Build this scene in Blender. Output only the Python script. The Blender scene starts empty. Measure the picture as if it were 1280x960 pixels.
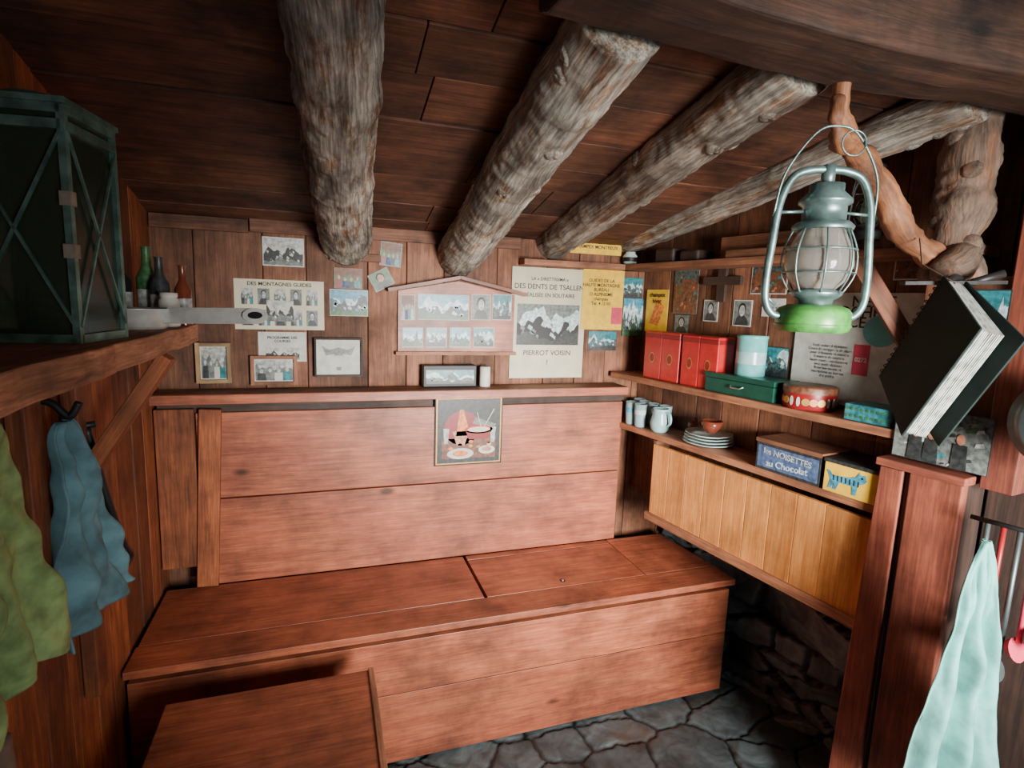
import bpy, math, random
import numpy as np
from mathutils import Vector, Matrix, noise
rnd=random.Random(7)
X=Vector((1,0,0));Y=Vector((0,1,0));Z=Vector((0,0,1))
# ---------------------------------------------------------------- camera
f=700.;yaw=math.radians(18.8);pit=math.radians(8.5);rol=math.radians(2.0)
Fh=Vector((math.sin(yaw),math.cos(yaw),0));R0=Vector((math.cos(yaw),-math.sin(yaw),0))
CF=Fh*math.cos(pit)-Z*math.sin(pit);U0=R0.cross(CF)
CR=R0*math.cos(rol)+U0*math.sin(rol);CU=U0*math.cos(rol)-R0*math.sin(rol)
CAM=Vector((0,0,1.55))
cd=bpy.data.cameras.new('camera');cam=bpy.data.objects.new('camera',cd);bpy.context.collection.objects.link(cam)
cd.sensor_width=36;cd.lens=f/1280*36;cd.clip_start=.02
cam.matrix_world=Matrix.Translation(CAM)@Matrix((CR,CU,-CF)).transposed().to_4x4()
bpy.context.scene.camera=cam
# ---------------------------------------------------------------- wall frames (u along wall, v up, n into room)
def frame(o,u,v):
    u=Vector(u).normalized();v=Vector(v).normalized();n=u.cross(v)
    m=Matrix((u,v,n)).transposed().to_4x4();m.translation=Vector(o);return m
UR=Vector((.158,-.988,0)).normalized()
FB=frame((0,2.43,0),X,Z);FS=frame((0,2.31,0),X,Z)
FR=frame((1.488,2.43,0),UR,Z);FF=frame((1.3158,2.43,0),UR,Z);FL=frame((-.6,0,0),Y,Z)
def tape(fr,px,py,off=0):
    """measured point of a wall plane (wall-local u,v)"""
    d=CF+CR*((px-640)/f)-CU*((py-480)/f);n=fr.to_3x3()@Z;o=fr@Vector((0,0,off))
    h=CAM+d*((o-CAM).dot(n)/d.dot(n));l=fr.inverted()@h;return l.x,l.y
def box2(fr,r,off=0):
    cx=(r[0]+r[2])/2;cy=(r[1]+r[3])/2
    l=tape(fr,r[0],cy,off);q=tape(fr,r[2],cy,off);t=tape(fr,cx,r[1],off);b=tape(fr,cx,r[3],off)
    return (l[0]+q[0])/2,(t[1]+b[1])/2,q[0]-l[0],t[1]-b[1]   # centre u, centre v, w, h
# ---------------------------------------------------------------- materials
def newmat(name):
    m=bpy.data.materials.new(name);m.use_nodes=True;nt=m.node_tree;b=nt.nodes['Principled BSDF'];return m,nt,b
def L(nt,a,b): nt.links.new(a,b)
def flat(name,c,rough=.6,metal=0,bump=0,var=.12,scale=30,**k):
    m,nt,b=newmat(name);b.inputs['Roughness'].default_value=rough;b.inputs['Metallic'].default_value=metal
    tc=nt.nodes.new('ShaderNodeTexCoord');n=nt.nodes.new('ShaderNodeTexNoise');n.inputs['Scale'].default_value=scale;n.inputs['Detail'].default_value=5
    L(nt,tc.outputs['Object'],n.inputs['Vector'])
    r=nt.nodes.new('ShaderNodeValToRGB');r.color_ramp.elements[0].position=.35;r.color_ramp.elements[1].position=.65
    r.color_ramp.elements[0].color=tuple(x*(1-var) for x in c)+(1,);r.color_ramp.elements[1].color=tuple(min(1,x*(1+var)) for x in c)+(1,)
    L(nt,n.outputs['Fac'],r.inputs['Fac']);L(nt,r.outputs['Color'],b.inputs['Base Color'])
    if bump:
        bp=nt.nodes.new('ShaderNodeBump');bp.inputs['Strength'].default_value=bump;bp.inputs['Distance'].default_value=.004
        L(nt,n.outputs['Fac'],bp.inputs['Height']);L(nt,bp.outputs['Normal'],b.inputs['Normal'])
    for kk,v in k.items(): b.inputs[kk].default_value=v
    return m
def wood(name,c,dark,rough=.45,knot=1,coat=0,bump=.25,contrast=1,streak=14,stain=.45,fine=.35):
    m,nt,b=newmat(name);N=nt.nodes.new
    at=N('ShaderNodeAttribute');at.attribute_name='gv';tn=N('ShaderNodeAttribute');tn.attribute_name='tone'
    mp=N('ShaderNodeMapping');mp.inputs['Scale'].default_value=(1.3,streak,streak);L(nt,at.outputs['Vector'],mp.inputs['Vector'])
    n1=N('ShaderNodeTexNoise');n1.inputs['Scale'].default_value=2.6;n1.inputs['Detail'].default_value=8;n1.inputs['Roughness'].default_value=.68;n1.inputs['Distortion'].default_value=.7
    L(nt,mp.outputs[0],n1.inputs['Vector'])
    r=N('ShaderNodeValToRGB');e=r.color_ramp.elements;e[0].position=.5-.20/contrast;e[1].position=.5+.15/contrast;e[0].color=dark+(1,);e[1].color=c+(1,)
    L(nt,n1.outputs['Fac'],r.inputs['Fac'])
    # large soft stains
    n2=N('ShaderNodeTexNoise');n2.inputs['Scale'].default_value=4.2;n2.inputs['Detail'].default_value=9;n2.inputs['Roughness'].default_value=.65;L(nt,at.outputs['Vector'],n2.inputs['Vector'])
    m2=N('ShaderNodeMapRange');m2.inputs['From Min'].default_value=.34;m2.inputs['From Max'].default_value=.60;m2.inputs['To Min'].default_value=1-stain;m2.inputs['To Max'].default_value=1.12
    L(nt,n2.outputs['Fac'],m2.inputs['Value'])
    # fine fibre streaks
    mf=N('ShaderNodeMapping');mf.inputs['Scale'].default_value=(5,120,120);L(nt,at.outputs['Vector'],mf.inputs['Vector'])
    n4=N('ShaderNodeTexNoise');n4.inputs['Scale'].default_value=1.6;n4.inputs['Detail'].default_value=4;L(nt,mf.outputs[0],n4.inputs['Vector'])
    m4=N('ShaderNodeMapRange');m4.inputs['From Min'].default_value=.3;m4.inputs['From Max'].default_value=.7;m4.inputs['To Min'].default_value=1-fine;m4.inputs['To Max'].default_value=1+fine*.5;L(nt,n4.outputs['Fac'],m4.inputs['Value'])
    # tone per plank
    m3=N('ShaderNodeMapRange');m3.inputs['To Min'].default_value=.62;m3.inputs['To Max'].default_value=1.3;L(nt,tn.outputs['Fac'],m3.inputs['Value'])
    mu=N('ShaderNodeMath');mu.operation='MULTIPLY';L(nt,m2.outputs[0],mu.inputs[0]);L(nt,m3.outputs[0],mu.inputs[1])
    mu1=N('ShaderNodeMath');mu1.operation='MULTIPLY';L(nt,mu.outputs[0],mu1.inputs[0]);L(nt,m4.outputs[0],mu1.inputs[1])
    # knots
    mk=N('ShaderNodeMapping');mk.inputs['Scale'].default_value=(2.0,4.2,4.2);L(nt,at.outputs['Vector'],mk.inputs['Vector'])
    vo=N('ShaderNodeTexVoronoi');vo.inputs['Scale'].default_value=1;L(nt,mk.outputs[0],vo.inputs['Vector'])
    kr=N('ShaderNodeMapRange');kr.inputs['From Min'].default_value=.035;kr.inputs['From Max'].default_value=.085;kr.inputs['To Min'].default_value=.2 if knot else 1;kr.inputs['To Max'].default_value=1
    L(nt,vo.outputs['Distance'],kr.inputs['Value'])
    mu2=N('ShaderNodeMath');mu2.operation='MULTIPLY';L(nt,mu1.outputs[0],mu2.inputs[0]);L(nt,kr.outputs[0],mu2.inputs[1])
    vm=N('ShaderNodeVectorMath');vm.operation='SCALE';L(nt,r.outputs['Color'],vm.inputs[0]);L(nt,mu2.outputs[0],vm.inputs['Scale'])
    L(nt,vm.outputs[0],b.inputs['Base Color'])
    rr=N('ShaderNodeMapRange');rr.inputs['To Min'].default_value=rough+.25;rr.inputs['To Max'].default_value=rough-.12;L(nt,n2.outputs['Fac'],rr.inputs['Value']);L(nt,rr.outputs[0],b.inputs['Roughness'])
    bp=N('ShaderNodeBump');bp.inputs['Strength'].default_value=bump;bp.inputs['Distance'].default_value=.004;L(nt,n1.outputs['Fac'],bp.inputs['Height']);L(nt,bp.outputs['Normal'],b.inputs['Normal'])
    b.inputs['Coat Weight'].default_value=coat;b.inputs['Coat Roughness'].default_value=.3
    return m
W_bench=wood('wood_bench_varnished',(.49,.145,.068),(.27,.062,.03),.42,coat=.15,stain=.55,fine=.3)
W_wall=wood('wood_wall_boards',(.31,.125,.06),(.12,.045,.025),.65,stain=.6)
W_wallL=wood('wood_left_boards',(.38,.11,.035),(.14,.035,.013),.6,stain=.5)
W_ceil=wood('wood_ceiling',(.19,.07,.033),(.06,.023,.013),.65,stain=.75)
W_org=wood('wood_varnished_pine',(.85,.36,.10),(.60,.21,.05),.42,coat=.1,stain=.35,fine=.25)
W_post=wood('wood_post',(.31,.085,.048),(.15,.038,.024),.5)
W_shelf=wood('wood_shelf',(.40,.165,.08),(.18,.07,.038),.6)
W_rough=wood('wood_rough_plank',(.50,.22,.11),(.18,.07,.04),.8,bump=.9)
W_beam=wood('wood_beam_dark',(.10,.045,.026),(.02,.010,.007),.65,bump=.9,stain=.75)
W_frame=wood('wood_frame_light',(.42,.27,.12),(.25,.14,.06),.5,knot=0)
W_dark=wood('wood_dark',(.06,.03,.02),(.02,.012,.01),.6,knot=0)
W_log=wood('log_weathered',(.74,.69,.58),(.15,.11,.085),.8,bump=1.0,contrast=1.3,streak=9,stain=.62,fine=.6)
W_branch=wood('branch_peeled',(.36,.14,.055),(.08,.028,.015),.6,bump=1,streak=12,stain=.65)
W_branch2=wood('branch_bark',(.26,.17,.12),(.045,.03,.02),.75,bump=1,streak=12,stain=.6)
def patches(m,col):
    nt=m.node_tree;b=nt.nodes['Principled BSDF'];src=b.inputs['Base Color'].links[0].from_socket
    at=nt.nodes.new('ShaderNodeAttribute');at.attribute_name='gv'
    mp=nt.nodes.new('ShaderNodeMapping');mp.inputs['Scale'].default_value=(3,12,12);L(nt,at.outputs['Vector'],mp.inputs['Vector'])
    n=nt.nodes.new('ShaderNodeTexNoise');n.inputs['Scale'].default_value=1.6;n.inputs['Detail'].default_value=10;n.inputs['Roughness'].default_value=.75;L(nt,mp.outputs[0],n.inputs['Vector'])
    r=nt.nodes.new('ShaderNodeMapRange');r.inputs['From Min'].default_value=.51;r.inputs['From Max'].default_value=.60;L(nt,n.outputs['Fac'],r.inputs['Value'])
    sc=nt.nodes.new('ShaderNodeVectorMath');sc.operation='MULTIPLY';L(nt,src,sc.inputs[0]);sc.inputs[1].default_value=col
    mx=nt.nodes.new('ShaderNodeMix');mx.data_type='RGBA';L(nt,r.outputs[0],mx.inputs[0]);L(nt,src,mx.inputs[6]);L(nt,sc.outputs[0],mx.inputs[7])
    L(nt,mx.outputs[2],b.inputs['Base Color'])
    bp=nt.nodes.new('ShaderNodeBump');bp.inputs['Strength'].default_value=1;bp.inputs['Distance'].default_value=.012;L(nt,n.outputs['Fac'],bp.inputs['Height'])
    old=b.inputs['Normal'].links[0].from_socket;L(nt,old,bp.inputs['Normal']);L(nt,bp.outputs['Normal'],b.inputs['Normal'])
patches(W_log,(.70,.43,.27));patches(W_branch2,(1.4,.9,.6))
def stone(name,c,dark):
    m,nt,b=newmat(name);N=nt.nodes.new
    tc=N('ShaderNodeTexCoord');tn=N('ShaderNodeAttribute');tn.attribute_name='tone';gv=N('ShaderNodeAttribute');gv.attribute_name='gv'
    n=N('ShaderNodeTexNoise');n.inputs['Scale'].default_value=8;n.inputs['Detail'].default_value=9;n.inputs['Roughness'].default_value=.62;n.inputs['Distortion'].default_value=1.0;L(nt,tc.outputs['Object'],n.inputs['Vector'])
    r=N('ShaderNodeValToRGB');e=r.color_ramp.elements;e[0].position=.36;e[1].position=.66;e[0].color=dark+(1,);e[1].color=c+(1,);L(nt,n.outputs['Fac'],r.inputs['Fac'])
    nb=N('ShaderNodeTexNoise');nb.inputs['Scale'].default_value=3;nb.inputs['Detail'].default_value=4;L(nt,tc.outputs['Object'],nb.inputs['Vector'])
    nr=N('ShaderNodeMapRange');nr.inputs['From Min'].default_value=.55;nr.inputs['From Max'].default_value=.72;L(nt,nb.outputs['Fac'],nr.inputs['Value'])
    mx=N('ShaderNodeMix');mx.data_type='RGBA';L(nt,nr.outputs[0],mx.inputs[0]);L(nt,r.outputs['Color'],mx.inputs[6]);mx.inputs[7].default_value=(.07,.055,.045,1)
    m3=N('ShaderNodeMapRange');m3.inputs['To Min'].default_value=.55;m3.inputs['To Max'].default_value=1.4;L(nt,tn.outputs['Fac'],m3.inputs['Value'])
    sx=N('ShaderNodeSeparateXYZ');L(nt,gv.outputs['Vector'],sx.inputs[0])
    mu=N('ShaderNodeMath');mu.operation='MULTIPLY';L(nt,m3.outputs[0],mu.inputs[0]);L(nt,sx.outputs['X'],mu.inputs[1])
    vm=N('ShaderNodeVectorMath');vm.operation='SCALE';L(nt,mx.outputs[2],vm.inputs[0]);L(nt,mu.outputs[0],vm.inputs['Scale']);L(nt,vm.outputs[0],b.inputs['Base Color'])
    b.inputs['Roughness'].default_value=.5
    bp=N('ShaderNodeBump');bp.inputs['Strength'].default_value=.6;bp.inputs['Distance'].default_value=.008;L(nt,n.outputs['Fac'],bp.inputs['Height']);L(nt,bp.outputs['Normal'],b.inputs['Normal'])
    return m
ST=stone('slate_floor',(.10,.125,.13),(.035,.045,.048));STW=stone('slate_wall',(.19,.235,.245),(.06,.075,.08))
PV=dict(var=.4,scale=70)
K=dict(
 white=flat('paper_white',(.56,.56,.50)),cream=flat('paper_cream',(.62,.56,.40),var=.08,scale=12),yellow=flat('paper_yellow',(.85,.52,.03)),
 black=flat('ink_black',(.012,.012,.014),.5),dark=flat('photo_dark',(.03,.035,.035),.4,**PV),grey=flat('photo_grey',(.15,.17,.16),.4,**PV),lgrey=flat('photo_light',(.42,.44,.42),.4,**PV),
 teal=flat('photo_teal',(.03,.20,.23),.35,**PV),sky=flat('photo_sky',(.05,.27,.38),.35,**PV),snow=flat('photo_snow',(.50,.62,.64),.35,**PV),rock=flat('photo_rock',(.06,.09,.09),.4,var=.7,scale=90),
 green=flat('photo_green',(.05,.14,.05),.4,**PV),skin=flat('photo_skin',(.48,.22,.13),.4,**PV),brown=flat('photo_brown',(.16,.06,.03),.45,**PV),red=flat('paint_red',(.50,.018,.018),.3),
 redd=flat('photo_red_dark',(.25,.010,.013),.35),orange=flat('photo_orange',(.7,.2,.03),.4,**PV),pink=flat('label_pink',(.6,.05,.10)),blue=flat('chalk_blue',(.07,.12,.24),.6,**PV))
glass,nt,b=newmat('pale_glass');b.inputs['Transmission Weight'].default_value=.55;b.inputs['Roughness'].default_value=.08;b.inputs['IOR'].default_value=1.3;b.inputs['Base Color'].default_value=(.55,.78,.80,1)
smoke,nt,b=newmat('smoked_lamp_glass');b.inputs['Transmission Weight'].default_value=.85;b.inputs['Roughness'].default_value=.12;b.inputs['IOR'].default_value=1.3;b.inputs['Base Color'].default_value=(.70,.68,.62,1)
pane,nt,b=newmat('dusty_glass_pane');b.inputs['Transmission Weight'].default_value=.6;b.inputs['Roughness'].default_value=.15;b.inputs['Base Color'].default_value=(.07,.09,.06,1);b.inputs['IOR'].default_value=1.25
steel=flat('steel',(.45,.50,.50),.35,.9);bright=flat('steel_bright',(.62,.62,.58),.4,.35);dsteel=flat('steel_dark',(.13,.17,.17),.45,.8);zinc=flat('lantern_zinc',(.16,.25,.24),.38,.7,bump=.2,var=.35);iron=flat('iron_dark',(.03,.03,.03),.5,.6,bump=.3)
lampgreen=flat('lamp_green_paint',(.07,.27,.05),.35,.1,var=.4);casegrn=flat('case_green_metal',(.13,.23,.19),.45,.5,bump=.2,var=.4);tape_m=flat('old_tape',(.28,.22,.16),.8,var=.3)
enamel=flat('enamel_pale',(.30,.50,.50),.25);china=flat('china_white',(.50,.60,.58),.2);brownglz=flat('brown_glaze',(.15,.035,.018),.2);gold=flat('gold_paint',(.55,.32,.08),.4,.4)
tealcan=flat('teal_can',(.12,.42,.42),.35);cashgreen=flat('green_metal_box',(.012,.09,.06),.3,.3);clothg=flat('cloth_green',(.26,.38,.14),.9,bump=.8,var=.35,scale=22);clothb=flat('cloth_blue',(.10,.21,.24),.9,bump=.8,var=.35,scale=14)
clotht=flat('cloth_aqua',(.12,.37,.33),.9,bump=.7,var=.3,scale=16);wax=flat('wax',(.7,.68,.6),.5);leather=flat('album_cover',(.008,.018,.016),.7,var=.3,scale=12);leather.node_tree.nodes['Principled BSDF'].inputs['Specular IOR Level'].default_value=.25;rope=flat('rope',(.2,.12,.08),.9)
# ---------------------------------------------------------------- mesh builder
class MB:
    def __init__(s): s.v=[];s.f=[];s.m=[];s.g=[];s.t=[];s.sm=[];s.mats=[]
    def mi(s,m):
        if m not in s.mats: s.mats.append(m)
        return s.mats.index(m)
    def add(s,vs,fs,mat,gv=None,tone=None,smooth=False):
        o=len(s.v);t=rnd.random() if tone is None else tone
        s.v+=[Vector(p) for p in vs];s.g+=[Vector(p) for p in (gv if gv else vs)];s.t+=(t if isinstance(t,list) else [t]*len(vs))
        for q in fs: s.f.append([o+i for i in q]);s.m.append(s.mi(mat));s.sm.append(smooth)
    def box(s,c,d,mat,rot=None,fr=None,tone=None):
        hx=[Vector((x*d[0]/2,y*d[1]/2,z*d[2]/2)) for z in(-1,1) for y in(-1,1) for x in(-1,1)]
        ax=max(range(3),key=lambda i:d[i]);o=Vector((rnd.random()*20,rnd.random()*20,rnd.random()*20))
        gv=[Vector((p[ax],p[(ax+1)%3],p[(ax+2)%3]))+o for p in hx]
        M=Matrix.Translation(Vector(c))@(rot.to_4x4() if rot else Matrix())
        if fr: M=fr@M
        s.add([M@p for p in hx],[(0,2,3,1),(4,5,7,6),(0,1,5,4),(2,6,7,3),(0,4,6,2),(1,3,7,5)],mat,gv,tone)
    def bar(s,p,q,w,h,mat,up=Z,tone=None):
        p=Vector(p);q=Vector(q);x=(q-p).normalized();y=up.cross(x).normalized();z=x.cross(y)
        s.box((p+q)/2,((q-p).length,w,h),mat,rot=Matrix((x,y,z)).transposed(),tone=tone)
    def prism(s,poly,fr,z0,z1,mat,tone=None,vert=False):
        n=len(poly);o=Vector((rnd.random()*20,rnd.random()*20,0))
        loc=[Vector((a,b,z0)) for a,b in poly]+[Vector((a,b,z1)) for a,b in poly]
        s.add([fr@p for p in loc],[list(range(n))[::-1],list(range(n,2*n))]+[(i,(i+1)%n,n+(i+1)%n,n+i) for i in range(n)],mat,[(Vector((p.y,p.x,p.z)) if vert else p)+o for p in loc],tone)
    def flatp(s,poly,fr,z,mat): s.add([fr@Vector((a,b,z)) for a,b in poly],[list(range(len(poly)))],mat)
    def lathe(s,prof,M,mat,seg=32,tone=None):
        vs=[];fs=[]
        if not isinstance(M,Matrix): M=Matrix.Translation(Vector(M))
        for r,z in prof:
            for i in range(seg): a=2*math.pi*i/seg;vs.append(M@Vector((r*math.cos(a),r*math.sin(a),z)))
        for j in range(len(prof)-1):
            for i in range(seg): k=(i+1)%seg;fs.append((j*seg+i,j*seg+k,(j+1)*seg+k,(j+1)*seg+i))
        s.add(vs,fs,mat,tone=tone,smooth=True)
        if prof[0][0]>.0005: s.add(vs[:seg],[list(range(seg))[::-1]],mat,tone=tone)
        if prof[-1][0]>.0005: s.add(vs[-seg:],[list(range(seg))],mat,tone=tone)
    def tube(s,pts,r,mat,seg=10,bump=0,fq=8,seed=0,closed=False):
        pts=[Vector(p) for p in pts];n=len(pts);rs=r if isinstance(r,(list,tuple)) else [r]*n
        vs=[];gv=[];fs=[];ref=None;acc=0
        for i,p in enumerate(pts):
            d=(pts[min(i+1,n-1)]-pts[max(i-1,0)]).normalized()
            if closed: d=(pts[(i+1)%n]-pts[i-1]).normalized()
            if ref is None: ref=d.orthogonal().normalized()
            ref=(ref-d*ref.dot(d)).normalized();b2=d.cross(ref)
            if i: acc+=(p-pts[i-1]).length
            for j in range(seg):
                a=2*math.pi*j/seg;rr=rs[i]
                dirv=ref*math.cos(a)+b2*math.sin(a)
                if bump:
                    q=(p+dirv*rr)*fq+Vector((seed*7.3,0,0));rr*=1+bump*(noise.noise(q)+.6*noise.noise(q*2.7)+.35*noise.noise(q*6.5))
                vs.append(p+dirv*rr);gv.append(Vector((acc+seed*3.1,math.cos(a)*rs[i],math.sin(a)*rs[i])))
        m=n if closed else n-1
        for i in range(m):
            for j in range(seg): k=(j+1)%seg;i2=(i+1)%n;fs.append((i*seg+j,i*seg+k,i2*seg+k,i2*seg+j))
        if not closed: fs+=[list(range(seg))[::-1],list(range((n-1)*seg,n*seg))]
        s.add(vs,fs,mat,gv,.5,True)
    def grid(s,fn,nu,nv,mat):
        vs=[fn(i/nu,j/nv) for j in range(nv+1) for i in range(nu+1)];w=nu+1
        s.add(vs,[(j*w+i,j*w+i+1,(j+1)*w+i+1,(j+1)*w+i) for j in range(nv) for i in range(nu)],mat,smooth=True)
    def build(s,name,bevel=0,solid=0,sub=0):
        lo=Vector([min(p[i] for p in s.v) for i in range(3)]);hi=Vector([max(p[i] for p in s.v) for i in range(3)]);c=(lo+hi)/2
        me=bpy.data.meshes.new(name);me.from_pydata([p-c for p in s.v],[],s.f)
        for m in s.mats: me.materials.append(m)
        me.polygons.foreach_set('material_index',s.m);me.polygons.foreach_set('use_smooth',s.sm)
        a=me.attributes.new('gv','FLOAT_VECTOR','POINT');a.data.foreach_set('vector',[x for p in s.g for x in p])
        a=me.attributes.new('tone','FLOAT','POINT');a.data.foreach_set('value',s.t)
        me.update();ob=bpy.data.objects.new(name,me);bpy.context.collection.objects.link(ob);ob.location=c
        if solid: q=ob.modifiers.new('s','SOLIDIFY');q.thickness=solid
        if sub: q=ob.modifiers.new('d','SUBSURF');q.levels=sub;q.render_levels=sub
        if bevel: q=ob.modifiers.new('b','BEVEL');q.width=bevel;q.segments=2;q.limit_method='ANGLE';q.angle_limit=math.radians(40)
        return ob
def text(parent,s,M,size,mat,width=None,align='CENTER'):
    cu=bpy.data.curves.new('lettering','FONT');cu.body=s;cu.align_x=align;cu.align_y='CENTER';cu.size=min(size,width/(.58*max(len(l) for l in s.split('\n')))) if width else size
    cu.extrude=.0003;cu.offset=.0004;cu.materials.append(mat);o=bpy.data.objects.new('lettering',cu);bpy.context.collection.objects.link(o)
    o.parent=parent;o.matrix_parent_inverse=Matrix.Translation(-parent.location);o.matrix_basis=M
def spline(pts,n=8):
    pts=[Vector(p) for p in pts];out=[]
    for i in range(len(pts)-1):
        p0=pts[max(i-1,0)];p1=pts[i];p2=pts[i+1];p3=pts[min(i+2,len(pts)-1)]
        for k in range(n):
            t=k/n;out.append(.5*((2*p1)+(p2-p0)*t+(2*p0-5*p1+4*p2-p3)*t*t+(3*p1-p0-3*p2+p3)*t**3))
    out.append(pts[-1]);return out
# ---------------------------------------------------------------- room shell
FZ=-.12;I=Matrix()
def rubble(name,fr,u0,u1,v0,v1,su,sv,n,step,relief,seed,tilt,joint,deep,mat):
    """irregular stone surface: height field of jagged slabs with joints"""
    rg=random.Random(seed);P=[]
    for _ in range(4000):
        p=(rg.uniform(u0-.1,u1+.1),rg.uniform(v0-.1,v1+.1));k=rg.choice([.35,.6,1.0,1.5])
        if all(((p[0]-q[0])/su)**2+((p[1]-q[1])/sv)**2>(.5*(k+q[2]))**2 for q in P): P.append((p[0],p[1],k))
        if len(P)>=n: break
    P=np.array(P);nu=int((u1-u0)/step);nv=int((v1-v0)/step)
    ht=[rg.random() for _ in P];ta=[(rg.uniform(-1,1)*tilt,rg.uniform(-1,1)*tilt) for _ in P];tn=[rg.random() for _ in P]
    vs=[];gv=[];tone=[]
    for j in range(nv+1):
        for i in range(nu+1):
            u=u0+(u1-u0)*i/nu;v=v0+(v1-v0)*j/nv;q=Vector((u*5,v*5,seed))
            wu=u+.026*noise.noise(q)+.010*noise.noise(q*6);wv=v+.026*noise.noise(q+Vector((9,0,0)))+.010*noise.noise(q*6+Vector((5,0,0)))
            d=((P[:,0]-wu)/su)**2+((P[:,1]-wv)/sv)**2-(P[:,2]*.42)**2;o=np.argpartition(d,1)[:2];a,b_=(o[0],o[1]) if d[o[0]]<d[o[1]] else (o[1],o[0])
            sep=math.hypot((P[a,0]-P[b_,0])/su,(P[a,1]-P[b_,1])/sv);e=min(1,max(0,(d[b_]-d[a])/(2*sep)/joint));e=e*e*(3-2*e)
            h=(ht[a]*relief+ta[a][0]*(u-P[a,0])+ta[a][1]*(v-P[a,1])+.004*noise.noise(q*3)+.0015*noise.noise(q*9))*e-deep*(1-e)
            vs.append(fr@Vector((u,v,h)));gv.append(Vector((.04+.96*e,0,0)));tone.append(tn[a])
    w=nu+1;mb=MB();mb.add(vs,[(j*w+i,j*w+i+1,(j+1)*w+i+1,(j+1)*w+i) for j in range(nv) for i in range(nu)],mat,gv,tone,True);return mb.build(name)
FFL=Matrix.Translation((0,0,FZ-.008))
rubble('floor',FFL,-.66,1.98,-1.15,2.46,.42,.30,400,.0075,.006,5,.010,.032,.007,ST)
FST=FR@Matrix.Translation((0,0,-.20))
rubble('stone_footing',FST,-.05,1.55,-.13,1.0,.36,.15,300,.0065,.045,11,.30,.05,.02,STW)
mb=MB();x=-.66
while x<1.75:
    w=rnd.choice([.16,.2,.24]);mb.box((x+w/2,2.445+rnd.random()*.004,.95),(w-.003,.03,2.2),W_wall);x+=w
mb.box((.55,2.45,.95),(2.4,.012,2.2),W_dark)
mb.build('wall_back',.003)
mb=MB();mb.box((.29,2.42,1.80),(1.1,.02,.05),W_wall);mb.box((-.43,2.42,1.795),(.33,.02,.05),W_wall);mb.box((.13,2.415,1.70),(.20,.03,.03),W_shelf);mb.build('trim_1',.002)
mb=MB();u=0
while u<3.55:
    w=rnd.choice([.14,.18,.22]);mb.box((u+w/2,1.38,-.016-rnd.random()*.004),(w-.003,1.5,.03),W_wall,fr=FR);u+=w
mb.box((1.8,1.38,-.04),(3.6,1.5,.012),W_dark,fr=FR)
mb.box((2.6,.25,-.03),(2.0,.8,.03),W_dark,fr=FR);mb.box((.775,.94,-.12),(1.55,.02,.2),W_dark,fr=FR)
mb.build('wall_right',.003)
mb=MB();y=-1.1
while y<2.44:
    w=rnd.choice([.12,.15,.17]);w=min(w,2.44-y);mb.box((-.615+rnd.random()*.006,y+w/2,.95),(.03,w-.004,2.2),W_wallL);y+=w
mb.box((-.64,.67,.95),(.012,3.6,2.2),W_dark);mb.build('wall_left',.003)
DX0,DX1=.45,1.40
mb=MB()
for x0,x1,z0,z1 in((-.64,DX0,-.12,2.7),(DX1,2.05,-.12,2.7),(DX0,DX1,1.85,2.7)):
    n=max(1,int((x1-x0)/.18))
    for i in range(n): w=(x1-x0)/n;mb.box((x0+w*(i+.5),-1.12,(z0+z1)/2),(w-.003,.04,z1-z0),W_wall)
mb.build('wall_front')
mb=MB()
for x in(DX0-.03,DX1+.03): mb.box((x,-1.09,.86),(.06,.05,1.96),W_beam)
mb.box(((DX0+DX1)/2,-1.09,1.88),(1.07,.05,.06),W_beam);mb.build('trim_2',.004)
SL=.22;cz=lambda y:1.82+SL*(2.43-y)
mb=MB();y=2.52;ang=math.atan(SL);rx=Matrix.Rotation(-ang,3,'X')
while y>-1.2:
    w=rnd.choice([.17,.2,.23]);yc=y-w/2;xs=rnd.uniform(.2,.9)
    for xa,xb in((-.7,xs),(xs,2.1)): mb.box(((xa+xb)/2,yc,cz(yc)+.012+rnd.random()*.005),(xb-xa-.003,w/math.cos(ang)-.004,.022),W_ceil,rot=rx)
    y-=w
mb.box((.7,.65,cz(.65)+.035),(2.9,3.9,.012),W_dark,rot=rx);mb.build('ceiling',.002)
def log(name,p,q,r0,r1,seed,mat=W_log):
    p=Vector(p);q=Vector(q);d=(q-p);n=180
    side=d.cross(Z).normalized();pts=[];rs=[]
    for i in range(n+1):
        t=i/n;pts.append(p+d*t+side*.014*noise.noise(Vector((t*2,seed,0)))+Z*.010*noise.noise(Vector((t*2,seed,5))))
        r=r0+(r1-r0)*t
        for k in(.17,.42,.63,.85): r*=1+.035*math.exp(-((t-k-.05*math.sin(seed+k*9))/.02)**2)
        rs.append(r)
    mb=MB();mb.tube(pts,rs,mat,72,bump=.06,fq=13,seed=seed)
    for k in range(7):
        t=rnd.random();a=rnd.uniform(math.pi*.9,math.pi*2.1);c=p+d*t;dv=(side*math.cos(a)+Z*math.sin(a)).normalized();r=r0+(r1-r0)*t
        mb.tube([c+dv*r*.8,c+dv*r*.98,c+dv*r*1.06,c+dv*r*1.05],[.030,.022,.014,.006],mat,14,bump=.15,fq=25,seed=k)
    return mb.build(name)
log('ceiling_log',(-.005,.75,2.13),(.098,2.44,1.765),.085,.10,1)
log('ceiling_log',(.53,1.0,2.075),(.560,2.44,1.735),.088,.092,2)
log('ceiling_log',(.965,1.0,2.07),(1.0,2.44,1.82),.075,.080,3)
log('ceiling_log',(1.49,1.0,2.065),(1.40,2.44,1.855),.055,.062,4)
mb=MB();n=60;vs=[];gv=[];prof=[(-.10,-.09),(-.03,-.098),(.06,-.092),(.10,-.07),(.105,.0),(.10,.08),(-.10,.08),(-.105,0)]
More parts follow.
